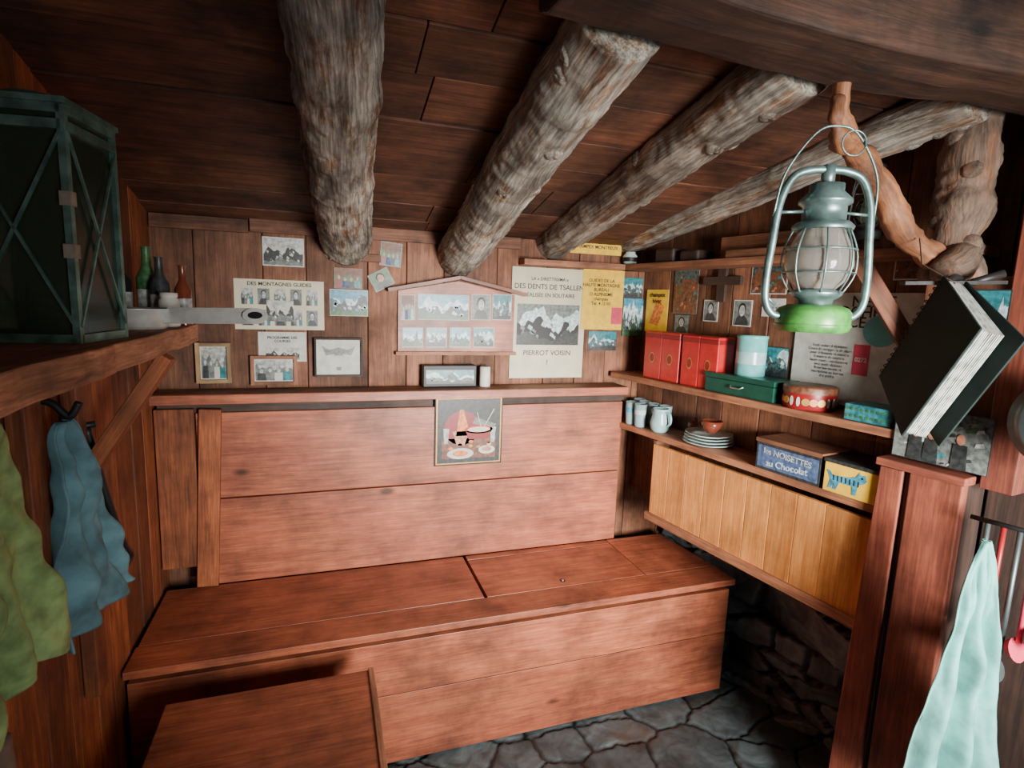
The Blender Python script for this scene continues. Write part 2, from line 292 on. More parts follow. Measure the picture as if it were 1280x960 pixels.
for i in range(n+1):
    x=.36+1.44*i/n
    for a,b_ in prof:
        q=Vector((x*4,a*12,b_*12));k=1+.08*noise.noise(q)+.05*noise.noise(q*3);vs.append(Vector((x,.89+a*k,2.105+b_*k+.008*math.sin(x*5))));gv.append(Vector((x,a,b_)))
m_=len(prof);mb.add(vs,[(i*m_+j,i*m_+(j+1)%m_,(i+1)*m_+(j+1)%m_,(i+1)*m_+j) for i in range(n) for j in range(m_)]+[list(range(m_))[::-1],list(range(n*m_,n*m_+m_))],W_beam,gv,.5);mb.build('ceiling_beam',.006)
# ---------------------------------------------------------------- bench and backrest
SZ=.405
mb=MB();T=.026;zc=SZ-T/2
mb.prism([(-.585,1.81),(1.655,1.81),(1.648,1.942),(-.585,1.942)],I,SZ-T,SZ,W_bench,.5);mb.box((.0,2.127,zc),(1.16,.362,T),W_bench,tone=.40)
mb.box((.945,2.105,zc),(.705,.318,T),W_bench,tone=.62);mb.box((.945,2.29,zc),(.705,.04,T),W_bench,tone=.5);mb.prism([(1.302,1.946),(1.648,1.946),(1.602,2.31),(1.302,2.31)],I,SZ-T,SZ,W_bench,.7)
mb.box((.50,2.06,zc-.02),(2.1,.46,.012),W_dark)
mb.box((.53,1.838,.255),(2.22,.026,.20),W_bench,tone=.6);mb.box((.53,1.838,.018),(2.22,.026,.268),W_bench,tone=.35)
mb.box((1.61,2.06,.12),(.026,.42,.48),W_bench)
mb.lathe([(.012,0),(.012,.0015),(.0,.0015)],(.93,1.99,SZ),iron,16);mb.lathe([(.006,.0015),(.006,.004),(0,.005)],(.93,1.99,SZ),steel,12)  # seat hole drawn as a dark disc, its gleam as a small steel dot
mb.build('storage_bench',.003)
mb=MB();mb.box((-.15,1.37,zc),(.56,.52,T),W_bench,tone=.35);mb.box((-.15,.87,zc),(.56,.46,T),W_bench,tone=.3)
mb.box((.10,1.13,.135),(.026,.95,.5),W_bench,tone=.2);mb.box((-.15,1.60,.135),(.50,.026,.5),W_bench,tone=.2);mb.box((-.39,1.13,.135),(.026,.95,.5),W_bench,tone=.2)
mb.box((.126,1.14,SZ-.016),(.018,.98,.045),W_shelf,tone=.9)
mb.build('storage_bench',.003)
mb=MB();mb.box((.445,2.322,.58),(1.80,.024,.345),W_bench,tone=.55);mb.box((.445,2.322,.925),(1.80,.024,.335),W_bench,tone=.5)
mb.box((.39,2.335,1.112),(1.95,.01,.06),W_dark);mb.box((1.325,2.345,.78),(.04,.02,.74),W_wall)
mb.box((-.525,2.32,.80),(.13,.03,.62),W_wallL,tone=.6);mb.box((-.42,2.305,.76),(.075,.03,.70),W_wallL,tone=.9,rot=Matrix.Rotation(.05,3,'Y'))
mb.build('bench_backrest',.003)
mb=MB();mb.box((.38,2.36,1.152),(1.95,.14,.03),W_shelf,tone=.2);mb.box((.38,2.286,1.148),(1.95,.012,.036),W_bench,tone=.7);mb.build('back_shelf',.002)
# ---------------------------------------------------------------- right shelves, panel, post
mb=MB()
mb.box((.72,1.212,-.085),(1.38,.026,.17),W_shelf,fr=FF,tone=.8);mb.build('upper_wall_shelf',.002)
mb=MB();mb.box((.70,.980,-.085),(1.30,.026,.17),W_shelf,fr=FF,tone=.9);mb.build('lower_wall_shelf',.002)
mb=MB();mb.box((.72,1.72,-.085),(1.45,.026,.15),W_shelf,fr=FF,tone=.6);mb.box((1.12,2.39,1.72),(.56,.07,.026),W_shelf,tone=.8)
mb.bar(FF@Vector((1.3,1.40,-.15)),FF@Vector((1.15,1.71,-.02)),.03,.05,W_wallL);mb.box((1.36,1.55,-.12),(.05,.36,.05),W_wallL,fr=FF)
mb.build('top_wall_shelf',.002)
mb=MB();u=.36
while u<1.15:
    mb.box((u+.05,.78,-.012),(.0985,.33,.018),W_org,fr=FF,tone=.4+.35*rnd.random());u+=.1
mb.prism([(u,.615),(u+.155,.615),(u+.165,.945),(u,.945)],FF,-.021,-.003,W_org,.55,True)
mb.box((.83,.615,-.008),(.97,.035,.035),W_shelf,fr=FF,tone=.9);mb.box((.36,.78,-.05),(.02,.36,.08),W_wall,fr=FF)
mb.build('varnished_panel',.002)
mb=MB()
mb.prism([(1.275,-.12),(1.372,-.12),(1.375,1.12),(1.315,1.12)],FF,.002,.022,W_post,.9,True);mb.box((1.383,.50,-.008),(.014,1.24,.03),W_dark,fr=FF);mb.box((1.455,.505,.006),(.125,1.25,.03),W_post,fr=FF,tone=.6)
mb.box((1.34,.5,-.08),(.025,1.24,.12),W_post,fr=FF,tone=.5);mb.box((1.415,1.134,-.07),(.22,.022,.20),W_post,fr=FF,tone=1);mb.box((1.50,.5,-.09),(.025,1.24,.16),W_dark,fr=FF)
mb.build('wooden_post',.003)
mb=MB();mb.box((1.44,1.40,-.045),(.20,.50,.025),W_wall,fr=FF,tone=.3);mb.box((1.57,1.62,-.05),(.07,1.0,.07),W_post,fr=FF,tone=.5);mb.box((1.68,1.85,-.07),(.16,.6,.03),W_wall,fr=FF,tone=.4)
mb.box((1.68,.95,-.12),(.32,2.1,.03),W_dark,fr=FF)
mb.build('corner_panelling',.003)
# ---------------------------------------------------------------- pictures
def ell(cx,cy,rx,ry,n=18): return [(cx+rx*math.cos(2*math.pi*i/n),cy+ry*math.sin(2*math.pi*i/n)) for i in range(n)]
def pic(mb,fr,cx,cy,w,h,style,z):
    M=fr@Matrix.Translation((cx,cy,z));S=lambda P:[((a-.5)*w,(b-.5)*h) for a,b in P]
    def q(P,m,k): mb.flatp(S(P),M,k*.0005,K[m] if isinstance(m,str) else m)
    sq=[(0,0),(1,0),(1,1),(0,1)]
    def ridge(base,amp,m,k,seed,N=24):
        P=[(0,0)]+[(i/N,min(.98,max(.03,base+amp*(noise.noise(Vector((i*.26+seed,seed*3,0)))*1.5+.45*noise.noise(Vector((i*.9+seed,seed,2))))))) for i in range(N+1)]+[(1,0)];q(P,m,k)
    sd=rnd.random()*50
    if style in('mtn','mtnbw','mtnteal','peak'):
        c={'mtn':('sky','snow','rock','green'),'mtnbw':('lgrey','white','dark','grey'),'mtnteal':('teal','snow','rock','dark'),'peak':('grey','snow','black','dark')}[style]
        q(sq,c[0],0)
        ridge(.66,.3,c[1],1,sd);ridge(.50,.3,c[2],2,sd+3)
        for i in range(14):
            x=rnd.uniform(.03,.9);y=rnd.uniform(.12,.52);s_=rnd.uniform(.03,.09);q([(x,y),(x+s_,y-.06),(x+s_*1.3,y+.02),(x+s_*.4,y+s_*1.4)],rnd.choice([c[1],c[0]]),3)
        ridge(.2,.15,c[3],4,sd+9)
    elif style in('face','facebw'):
        q(sq,'grey' if style=='facebw' else 'green',0);q([(.1,0),(.2,.3),(.4,.42),(.6,.42),(.8,.3),(.92,0)],'dark',1)
        q(ell(.5,.66,.22,.26),'black',2);q(ell(.5,.6,.17,.23),'lgrey' if style=='facebw' else 'skin',3);q(ell(.43,.64,.03,.02,8),'black',4);q(ell(.57,.64,.03,.02,8),'black',4);q([(.43,.5),(.57,.5),(.5,.47)],'redd',4)
    elif style in('group','groupc'):
        q(sq,'lgrey' if style=='group' else 'brown',0);ridge(.6,.2,'grey' if style=='group' else 'green',1,sd)
        n=4
        for i in range(n):
            x=(i+.7)/(n+.4);y=.48+rnd.uniform(-.06,.06);q([(x-.12,0),(x-.1,y-.1),(x+.1,y-.1),(x+.12,0)],['dark','grey','white','teal'][i%4] if style=='group' else ['redd','blue','dark','teal'][i%4],2);q(ell(x,y,.05,.1,10),'lgrey' if style=='group' else 'skin',3)
    elif style=='skull':
        q(sq,'white',0);q([(.1,.85),(.2,.55),(.4,.6),(.45,.1),(.55,.1),(.6,.6),(.8,.55),(.9,.85),(.72,.72),(.5,.8),(.28,.72)],'grey',1);q([(.42,.2),(.58,.2),(.6,.55),(.4,.55)],'white',2)
    elif style=='fondue':
        q(sq,'dark',0);q([(.05,.05),(.95,.05),(.95,.38),(.05,.38)],'brown',1);q(ell(.38,.55,.30,.28),'redd',1);q([(.34,.85),(.40,.85),(.52,.42),(.28,.42)],'orange',2)
        q([(.30,.26),(.42,.26),(.50,.5),(.22,.5)],'skin',2)
        q(ell(.66,.52,.24,.07),'red',3);q([(.44,.5),(.88,.5),(.82,.36),(.5,.36)],'redd',3);q(ell(.66,.52,.19,.045),'cream',4)
        q(ell(.36,.13,.22,.09),'white',3);q(ell(.36,.13,.13,.05),'orange',4);q(ell(.8,.18,.14,.07),'white',3);q(ell(.8,.19,.08,.04),'skin',4)
        for x in(.12,.9): q([(x-.03,.3),(x+.03,.3),(x+.05,.55),(x-.05,.55)],'lgrey',3)
        for i in range(9): q(ell(rnd.uniform(.08,.92),rnd.uniform(.08,.36),.04,.025,8),rnd.choice(['orange','cream','redd','skin']),2)
        q([(.62,.8),(.63,.8),(.72,.5),(.71,.5)],'cream',5);q([(.9,.85),(.92,.85),(.72,.5),(.71,.5)],'cream',5);q([(.55,.62),(.6,.72),(.95,.6),(.9,.52)],'grey',2)
    elif style=='abstract':
        q(sq,'rock',0);ridge(.7,.2,'grey',.5,sd)
        for i in range(26):
            x=rnd.random()*.86;y=rnd.random()*.84;s_=rnd.uniform(.04,.11);q([(x,y),(x+s_,y+.03),(x+s_*.8,y+s_),(x+.01,y+s_*.8)],rnd.choice(['lgrey','grey','teal','snow','dark','green']),1+i*.12)
        for x in(.25,.42,.72): q([(x-.08,0),(x-.07,.45),(x+.07,.45),(x+.09,0)],'dark',5);q(ell(x,.54,.045,.10,12),'skin',5.5)
    elif style=='climb':
        q(sq,'rock',0);ridge(.75,.2,'brown',1,sd)
        for i in range(16):
            x=rnd.random()*.86;y=rnd.random()*.84;s_=rnd.uniform(.05,.12);q([(x,y),(x+s_,y+.03),(x+s_*.8,y+s_),(x+.01,y+s_*.8)],rnd.choice(['skin','grey','teal','orange','dark','green']),2+i*.12)
def photo(name,fr,r,style,border='white',b=.004,rot=0,off=.0015,frame_=None):
    u,v,w,h=box2(fr,r);M=fr@Matrix.Translation((u,v,off))@Matrix.Rotation(rot,4,'Z');mb=MB()
    mb.box((0,0,0),(w,h,.0016),K[border],fr=M)
    if frame_:
        t,mat,bw=frame_
        for sx in(-1,1): mb.box((sx*(w/2-bw/2),0,t/2),(bw,h,t),mat,fr=M)
        for sy in(-1,1): mb.box((0,sy*(h/2-bw/2),t/2),(w-2*bw,bw,t),mat,fr=M)
        b=bw+b
    pic(mb,M,0,0,w-2*b,h-2*b,style,.0012);return mb.build(name)
photo('mountain_photo',FB,(328,297,380,333),'mtnbw');photo('mountain_photo',FB,(412,362,460,395),'mtn',b=.002);photo('landscape_photo',FB,(417,335,453,361),'groupc','brown')
photo('group_photo',FB,(475,303,502,333),'groupc','grey',rot=-.08);photo('portrait_photo',FB,(463,338,490,361),'face','grey',rot=.5)
photo('picture_frame',FB,(246,428,290,478),'group',off=.012,frame_=(.014,W_frame,.014));photo('picture_frame',FB,(314,444,372,480),'group',off=.014,frame_=(.014,W_shelf,.013))
photo('picture_frame',FB,(393,422,453,470),'skull',off=.012,frame_=(.014,W_dark,.008))
photo('mountain_photo',FB,(776,347,803,373),'mtnteal','dark',.001);photo('mountain_photo',FB,(778,373,803,420),'mtn','dark',.001);photo('mountain_photo',FB,(735,414,770,438),'mtnteal','dark',.001)
u,v,w,h=box2(FS,(543,495,627,580))
mb=MB();M=FS@Matrix.Translation((u,v,.004));mb.box((0,0,0),(w,h,.006),W_dark,fr=M);mb.box((0,0,.0035),(w-.012,h-.012,.001),gold,fr=M);mb.box((0,0,.0045),(w-.022,h-.022,.001),K['dark'],fr=M);pic(mb,M,0,0,w-.034,h-.034,'fondue',.0055);mb.build('fondue_picture')
u,v,w,h=box2(FB,(293,350,405,412));mb=MB();M=FB@Matrix.Translation((u,v,.002));mb.box((0,0,0),(w,h,.002),K['cream'],fr=M)
for i in range(5):
    for j in range(2): pic(mb,M,-w*.36+i*w*.18,h*.16-j*h*.42,w*.13,h*.32,'facebw' if (i+j)%2 else 'group',.0015)
pic(mb,M,0,-.12*h,w*.3,h*.42,'mtnbw',.004);o=mb.build('portrait_collage_poster');text(o,'DES MONTAGNES GUIDES',M@Matrix.Translation((0,h*.41,.002)),.02,K['black'],w*.8)
u,v,w,h=box2(FB,(323,415,383,452));mb=MB();M=FB@Matrix.Translation((u,v,.002));mb.box((0,0,0),(w,h,.002),K['white'],fr=M);pic(mb,M,0,-h*.22,w*.7,h*.4,'mtnbw',.0015);o=mb.build('notice_sheet');text(o,'PROGRAMME DES\nCOURSES',M@Matrix.Translation((0,h*.25,.002)),.014,K['black'],w*.8)
u,v,w,h=box2(FB,(497,366,641,441));M=FB@Matrix.Translation((u,v,0));mb=MB()
mb.prism([(-w/2,-h/2),(w/2,-h/2),(w/2,h/2),(0,h/2+.05),(-w/2,h/2)],M,.001,.014,W_bench,.6)
for s_ in(-1,1): mb.bar(M@Vector((0,h/2+.065,.03)),M@Vector((s_*(w/2+.045),h/2+.002,.03)),.05,.014,W_bench,tone=.1)
mb.box((0,-h/2,.02),(w+.02,.014,.03),W_shelf,fr=M)
for i,(a,b_) in enumerate(((500,518),(521,585),(588,612),(614,638))):
    uu,vv,ww,hh=box2(FB,(a,368,b_,400));mb.box((uu,vv,.0155),(ww,hh,.002),K['white'],fr=FB);pic(mb,FB,uu,vv,ww-.006,hh-.006,['groupc','mtn','facebw','mtnteal'][i],.018)
for i in range(4):
    uu,vv,ww,hh=box2(FB,(502+i*29.5,409,528+i*29.5,434));mb.box((uu,vv,.0155),(ww,hh,.002),K['white'],fr=FB);pic(mb,FB,uu,vv,ww-.008,hh-.008,['mtn','mtnteal','mtn','mtnteal'][i],.018)
mb.build('gabled_photo_board')
u,v,w,h=box2(FB,(638,335,730,472));mb=MB();M=FB@Matrix.Translation((u,v,.003));mb.box((0,0,0),(w,h,.002),K['cream'],fr=M);pic(mb,M,0,-h*.01,w*.84,h*.37,'peak',.0015);o=mb.build('mountain_poster')
for s_,yy,sz in(('LA « DIRETTISSIMA »',.40,.6),('DES DENTS DE TSALLEN',.33,1.0),('RÉALISÉE EN SOLITAIRE',.255,.8),('PIERROT VOISIN',-.27,.72),('?',-.36,.06)):
    text(o,s_,M@Matrix.Translation((0,h*yy,.0015)),.034,K['black'],w*sz)
u,v,w,h=box2(FB,(727,331,778,412));mb=MB();M=FB@Matrix.Translation((u,v,.006));mb.box((0,0,0),(w,h,.002),K['yellow'],fr=M);mb.box((w*.36,-h*.28,.002),(w*.26,h*.26,.001),K['pink'],fr=M);o=mb.build('yellow_poster')
text(o,'GUIDES DE LA\nHAUTE MONTAGNE\nBUREAU\nD ALPINISME\nchampex\nTel. 4.13.50',M@Matrix.Translation((-.01,h*.08,.0015)),.022,K['black'],w*.8)
u,v,w,h=box2(FB,(713,288,777,318));mb=MB();M=FB@Matrix.Translation((u,v,.002));mb.box((0,0,0),(w,h,.002),K['yellow'],fr=M);o=mb.build('yellow_sign')
text(o,'BUREAU DES GUIDES\nECOLE D\'ALPINISME\nCHAMPEX MONTREUX',M@Matrix.Translation((0,0,.0015)),.022,K['black'],w*.9)
# right wall
u,v,w,h=box2(FR,(808,362,835,415));mb=MB();M=FR@Matrix.Translation((u,v,.002));mb.box((0,0,0),(w,h,.002),K['yellow'],fr=M);mb.flatp([(-w*.3,-h*.3),(w*.1,-h*.35),(w*.35,h*.1),(0,h*.3)],M,.0015,K['orange']);o=mb.build('yellow_leaflet');text(o,'champex\nhiver',M@Matrix.Translation((0,h*.3,.002)),.03,K['black'],w*.8)
photo('climbing_photo',FR,(843,338,873,392),'climb','grey',.002);photo('portrait_photo',FR,(880,375,898,402),'facebw');photo('portrait_photo',FR,(917,375,940,408),'facebw');photo('portrait_photo',FR,(843,393,862,418),'facebw','dark')
photo('mountain_photo',FR,(938,433,986,470),'mtnteal','dark',.002);photo('landscape_photo',FR,(940,330,985,368),'climb','white');photo('name_card',FR,(953,373,982,396),'group','white',.02)
photo('climbing_photo',FR,(1000,300,1040,352),'climb','white',.004);photo('landscape_photo',FR,(1120,300,1165,350),'climb','white',.004)
u,v,w,h=box2(FR,(883,336,930,374));mb=MB();M=FR@Matrix.Translation((u,v,0));mb.box((0,0,.012),(w*.22,h*1.2,.016),W_dark,fr=M);mb.box((0,h*.1,.012),(w,h*.28,.017),W_dark,fr=M);mb.build('wooden_cross',.002)
l=tape(FR,997,400)[0];r_=tape(FR,1160,400)[0];tv=tape(FR,1060,366)[1];M=FR@Matrix.Translation(((l+r_)/2,(tv+1.24)/2,.003));w=r_-l;h=tv-1.24;mb=MB();mb.box((0,0,0),(w,h,.002),K['white'],fr=M)
mb.prism(ell(w*.20,h*.18,.055,.05),M,.001,.003,tealcan);mb.box((w*.08,-h*.08,.002),(.05,.10,.001),K['pink'],fr=M);o=mb.build('expedition_poster')
text(o,'NEIGE',M@Matrix.Translation((w*.12,h*.42,.0015)),.05,K['black'],w*.42);text(o,'ROCHER',M@Matrix.Translation((w*.02,h*.33,.0015)),.05,K['black'],w*.45);text(o,'GLACE',M@Matrix.Translation((-w*.10,h*.24,.0015)),.05,K['black'],w*.4)
text(o,'Ecole suisse d alpinisme\nCours de varappe et de glace\npour debutants et avances\nSemaines de courses\nhaute route - randonnees\navec guide diplome\nRenseignements et\ninscriptions au bureau\ndes guides',M@Matrix.Translation((-w*.18,-h*.12,.0015)),.02,K['grey'],w*.5)
text(o,'0272',M@Matrix.Translation((w*.08,-h*.08,.003)),.02,K['white'],.045)
photo('street_scene_photo',FF,(1118,513,1243,583),'abstract','dark',.002,off=.005);photo('mountain_photo',FF,(1213,362,1262,430),'mtnteal','dark',.003,off=.005)
# ---------------------------------------------------------------- shelf objects
UZ=1.226;LZ=.994
def stand(r,off,zb,fr=FF):
    u,v,w,h=box2(fr,r,off);return u,w,(v+h/2)-zb
def sbox(mb,u,zb,w,h,d,off,mat,fr=FF,tone=None): mb.box((u,zb+h/2,off-d/2),(w,h,d),mat,fr=fr,tone=tone)
mb=MB()
for r in((805,415,849,470),(851,420,897,480)):
    u,w,h=stand(r,-.03,UZ);h=max(h,.14)
    for k in range(2):
        uu=u+(k-.5)*w/2;sbox(mb,uu,UZ,w/2-.002,h,.09,-.03,K['red']);sbox(mb,uu,UZ+h*.86,w/2-.0005,h*.1,.093,-.0285,K['redd'])
        M=FF@Matrix.Translation((uu,UZ+h*.45,-.029));mb.flatp(ell(0,0,w*.08,h*.11),M,.0002,gold);mb.flatp(ell(0,0,w*.065,h*.09),M,.0006,K['redd'])
mb.build('red_biscuit_tins',.004)
u,w,h=stand((881,462,968,500),-.02,UZ);h=.075;mb=MB();sbox(mb,u,UZ,w,h*.72,.13,-.02,cashgreen);sbox(mb,u,UZ+h*.74,w+.006,h*.26,.136,-.017,cashgreen);mb.tube([FF@Vector((u-.03,UZ+h*.5,-.018)),FF@Vector((u-.02,UZ+h*.4,-.008)),FF@Vector((u+.02,UZ+h*.4,-.008)),FF@Vector((u+.03,UZ+h*.5,-.018))],.003,steel)
mb.build('green_cash_box',.004)
GH=UZ+h
u,v,w,hh=box2(FF,(920,412,950,468),-.07);c=FF@Vector((u,GH,-.09));mb=MB();rr=w/2;H=.15
mb.lathe([(rr*.96,0),(rr,.004),(rr,H-.012),(rr*1.04,H-.01),(rr*1.04,H),(0,H+.001)],c,tealcan);mb.lathe([(rr*1.005,H*.3),(rr*1.005,H*.6)],c,enamel);mb.build('metal_canister')
u,v,w,hh=box2(FF,(968,475,1057,522),-.075);rr=.082;c=FF@Vector((u,UZ,-.084));mb=MB();H=.075
mb.lathe([(rr*.97,0),(rr,.004),(rr,H-.02)],c,K['redd'],48);mb.lathe([(rr*1.03,H-.022),(rr*1.03,H-.004),(rr*1.0,H),(0,H)],c,K['brown'],48)
for i in range(14):
    a=math.pi*(.75+i*.09)
    n=Vector((math.cos(a),math.sin(a),0));M=frame(c+n*(rr+.0008)+Z*(H*.36),Z.cross(n),Z)
    mb.prism(ell(0,0,.013 if i%5<3 else .006,.012 if i%5<3 else .016,14),M,0,.001,[gold,K['orange'],gold,K['white'],K['white']][i%5])
mb.build('cookie_tin')
u,v,w,hh=box2(FF,(1055,515,1116,548),-.02);mb=MB();sbox(mb,u,UZ,w,.05,.11,-.01,K['teal']);M=FF@Matrix.Translation((u,UZ+.025,-.0095))
for i in range(9):
    for j in range(2): mb.flatp(ell(-w*.44+i*w*.11,-.011+j*.022,.005,.005,8),M,.0003,K['green'])
mb.build('patterned_box',.003)
for i,(uu,oo) in enumerate(((.165,-.030),(.23,-.030),(.175,-.10),(.24,-.10),(.30,-.115),(.115,-.12))):
    c=FF@Vector((uu,LZ,oo));H=.105;mb=MB();mb.lathe([(.022,0),(.024,.006),(.029,H),(.027,H),(.022,.01),(0,.01)],c,glass,20);mb.lathe([(.0275,H*.55),(.0285,H*.75)],c,china if i%2 else K['sky'],20);mb.build('drinking_glass')
u,v,w,hh=box2(FF,(810,503,838,540),-.04);c=FF@Vector((u,LZ,-.048));mb=MB();mb.lathe([(.03,0),(.040,.012),(.043,.04),(.034,.075),(.032,.095),(.036,.105),(.032,.104),(.028,.09),(.03,.06),(0,.01)],c,enamel,28)
mb.tube(spline([c+UR*.03+Z*.09,c+UR*.060+Z*.085,c+UR*.065+Z*.05,c+UR*.041+Z*.03],6),.005,enamel);mb.tube([c-UR*.032+Z*.06,c-UR*.048+Z*.085,c-UR*.052+Z*.095],[.01,.007,.005],enamel);mb.build('milk_jug')
u,v,w,hh=box2(FF,(848,535,928,560),-.075);pc=FF@Vector((u,LZ,-.075));mb=MB()
for k in range(4):
    o_=k*.012;mb.lathe([(.05,o_),(.055,o_+.002),(.098-.002*k,o_+.014),(.100-.002*k,o_+.016),(.055,o_+.006),(0,o_+.005)],pc,china,40)
mb.build('stacked_plates')
c=pc+Z*.058+UR*.012;mb=MB();mb.lathe([(.018,-.005),(.022,0),(.04,.02),(.043,.045),(.040,.045),(.034,.015),(0,.005)],c,brownglz,28);mb.tube(spline([c-UR*.04+Z*.035,c-UR*.062+Z*.033,c-UR*.06+Z*.012,c-UR*.034+Z*.01],5),.004,brownglz);mb.build('brown_cup')
for k,(dx,dn) in enumerate(((-.13,-.08),)):
    c=pc+UR*dx+(FF.to_3x3()@Z)*(dn*.6-.01);mb=MB();mb.lathe([(.022,0),(.030,.01),(.033,.05),(.028,.062),(.022,.066),(.006,.07),(.008,.08),(0,.084)],c,brownglz,24);mb.tube(spline([c+UR*.030+Z*.045,c+UR*.044+Z*.04,c+UR*.032+Z*.02],5),.004,brownglz);mb.build('sugar_pot')
u,v,w,hh=box2(FF,(945,552,1027,610),.0);mb=MB();h=.095;sbox(mb,u,LZ,w,h,.165,.004,K['dark']);sbox(mb,u,LZ+h,w+.01,.014,.17,.006,W_shelf,tone=.3);M=FF@Matrix.Translation((u,LZ+h/2,.0045));mb.box((0,0,0),(w*.95,h*.8,.001),K['blue'],fr=M);o=mb.build('chocolate_box',.002)
text(o,'les NOISETTES',M@Matrix.Translation((0,h*.18,.001))@Matrix.Rotation(-.04,4,'Z'),.03,K['lgrey'],w*.9);text(o,'au Chocolat',M@Matrix.Translation((0,-h*.18,.001))@Matrix.Rotation(.05,4,'Z'),.034,K['snow'],w*.85)
u,v,w,hh=box2(FF,(1029,585,1101,645),.0);mb=MB();h=.092;sbox(mb,u,LZ,w,h,.165,.008,K['yellow']);sbox(mb,u,LZ+h,w+.008,.012,.17,.01,K['dark']);M=FF@Matrix.Translation((u-.01,LZ+h/2,.0085))@Matrix.Scale(1.15,4)
tg=[(-.05,-.03),(-.045,-.005),(-.052,.012),(-.058,.018),(-.048,.02),(-.04,.008),(.0,.012),(.022,.02),(.03,.034),(.036,.026),(.046,.03),(.05,.016),(.044,.006),(.03,.0),(.026,-.03),(.016,-.03),(.014,-.008),(-.02,-.008),(-.028,-.03),(-.036,-.03),(-.034,-.012),(-.042,-.03)]
mb.flatp(tg,M,.0006,K['sky'])
for i in range(7): x=-.038+i*.011;mb.flatp([(x,.009),(x+.003,.010),(x+.004,-.004),(x+.001,-.006)],M,.001,K['black'])
mb.flatp(ell(.038,.02,.003,.003,8),M,.001,K['black']);mb.build('tiger_tin_box',.002)
c=FB@Vector((tape(FB,787,312)[0]-.02,1.733,.045));mb=MB();mb.lathe([(.02,0),(.032,.01),(.034,.04),(.022,.055),(.024,.06),(0,.06)],c,china,24);mb.lathe([(.0345,.015),(.0345,.035)],c,iron,24);mb.build('small_jar')
mb=MB()
for a,b_,hh in((.25,.36,.06),(.40,.50,.045)): sbox(mb,(a+b_)/2,1.733,b_-a,hh,.1,-.03,W_dark)
mb.build('dark_boxes',.01)
mb=MB();sbox(mb,.78,1.733,.44,.09,.02,-.09,W_wall,tone=.9);sbox(mb,.80,1.733,.30,.03,.08,-.02,W_shelf);mb.build('shelf_plank',.003)
SHZ=1.167
c=FB@Vector((tape(FB,606,470,.05)[0],0,.05));c.z=SHZ;mb=MB();mb.lathe([(.024,0),(.024,.085),(.018,.09),(.014,.084),(0,.082)],c,wax,24);mb.tube([c+Z*.08,c+Z*.098],.0015,K['black'],6);mb.build('candle')
u,v,w,hh=box2(FB,(528,452,594,480),.04);mb=MB();mb.box((u,SHZ+.048,.04),(w,.094,.05),K['black'],fr=FB);pic(mb,FB,u,SHZ+.045,w*.9,.06,'mtnteal',.0655);mb.build('mountain_tin_box',.003)
# ---------------------------------------------------------------- left side
mb=MB();ed=[(-.36+.014*noise.noise(Vector((y_*6,1,1)))+.006*noise.noise(Vector((y_*20,1,1))),y_) for y_ in [.55+i*.035 for i in range(41)]]
mb.prism([(-.6,.55)]+ed+[(-.6,1.95)],I,1.392,1.445,W_rough,.9)
for i in range(len(mb.g)): mb.g[i]=Vector((mb.v[i].y,mb.v[i].x,mb.v[i].z))
mb.bar((-.375,1.62,1.38),(-.585,1.60,1.05),.035,.06,W_wallL,up=Y,tone=.8);mb.box((-.575,1.36,1.1),(.035,.07,.62),W_wallL,tone=.3);mb.box((-.575,1.60,.95),(.035,.06,.9),W_wallL,tone=.2)
mb.build('rough_plank_shelf',.003)
def case(name,K0,sd,fd,S,H,mat,mp):
    mb=MB();K0=Vector(K0);sd=Vector(sd).normalized();fd=Vector(fd).normalized();c=K0+(sd+fd)*S/2
    P=[K0,K0+sd*S,K0+sd*S+fd*S,K0+fd*S];RR=Matrix((sd,Z.cross(sd),Z)).transposed()
    for p in P: mb.bar(p,p+Z*H,.012,.012,mat,up=sd)
    for z in(.008,H-.006,H*.92):
        for i in range(4): mb.bar(P[i]+Z*z,P[(i+1)%4]+Z*z,.012,.016,mat)
    for i in range(4):
        a,b_=P[i],P[(i+1)%4];n=(b_-a).cross(Z).normalized();inn=(c-(a+b_)/2);n=n if n.dot(inn)<0 else -n
        mb.add([a+Z*.01-n*.002,b_+Z*.01-n*.002,b_+Z*(H-.01)-n*.002,a+Z*(H-.01)-n*.002],[(0,1,2,3)],mp)
        mb.bar(a+Z*.03+n*.006,b_+Z*(H*.9)+n*.006,.005,.004,mat,up=n);mb.bar(b_+Z*.03+n*.006,a+Z*(H*.9)+n*.006,.005,.004,mat,up=n)
    for z in(.40,.62): mb.box(K0+Z*H*z,(.018,.018,.024),tape_m,rot=RR)
    mb.box(c+Z*.004,(S,S,.008),mat,rot=RR);mb.box(c+Z*(H+.006),(S+.02,S+.02,.010),mat,rot=RR)
    mb.lathe([(.045,0),(.045,.03),(.0,.035)],c+Z*H,mat,24)
    mb.lathe([(.03,.01),(.03,.1),(.012,.12),(.012,.16),(0,.16)],c,K['grey'],16)
    return mb.build(name)
case('metal_candle_lantern',(-.415,1.2,1.446),(.03,.22,0),(-.22,.03,0),.165,.405,casegrn,pane)
c=Vector((-.45,1.66,1.446));mb=MB();mb.lathe([(.065,0),(.072,.008),(.073,.05),(.076,.052),(.071,.052),(.069,.008),(0,.006)],c,bright,36)
a=c+Vector((.07,-.015,.035));e=Vector((-.165,1.59,1.487));nn=Vector((0,-.8,.6)).normalized();mb.bar(a,e,.046,.006,bright,up=nn)
Me=Matrix.Translation(e)@frame((0,0,0),X,nn.cross(X))
mb.lathe([(.023,-.003),(.023,.003)],Me@Matrix.Scale(1.3,4,X),bright,24);mb.lathe([(.011,-.0035),(.011,.0035)],Me@Matrix.Scale(1.6,4,X),iron,16)
mb.build('saucepan')
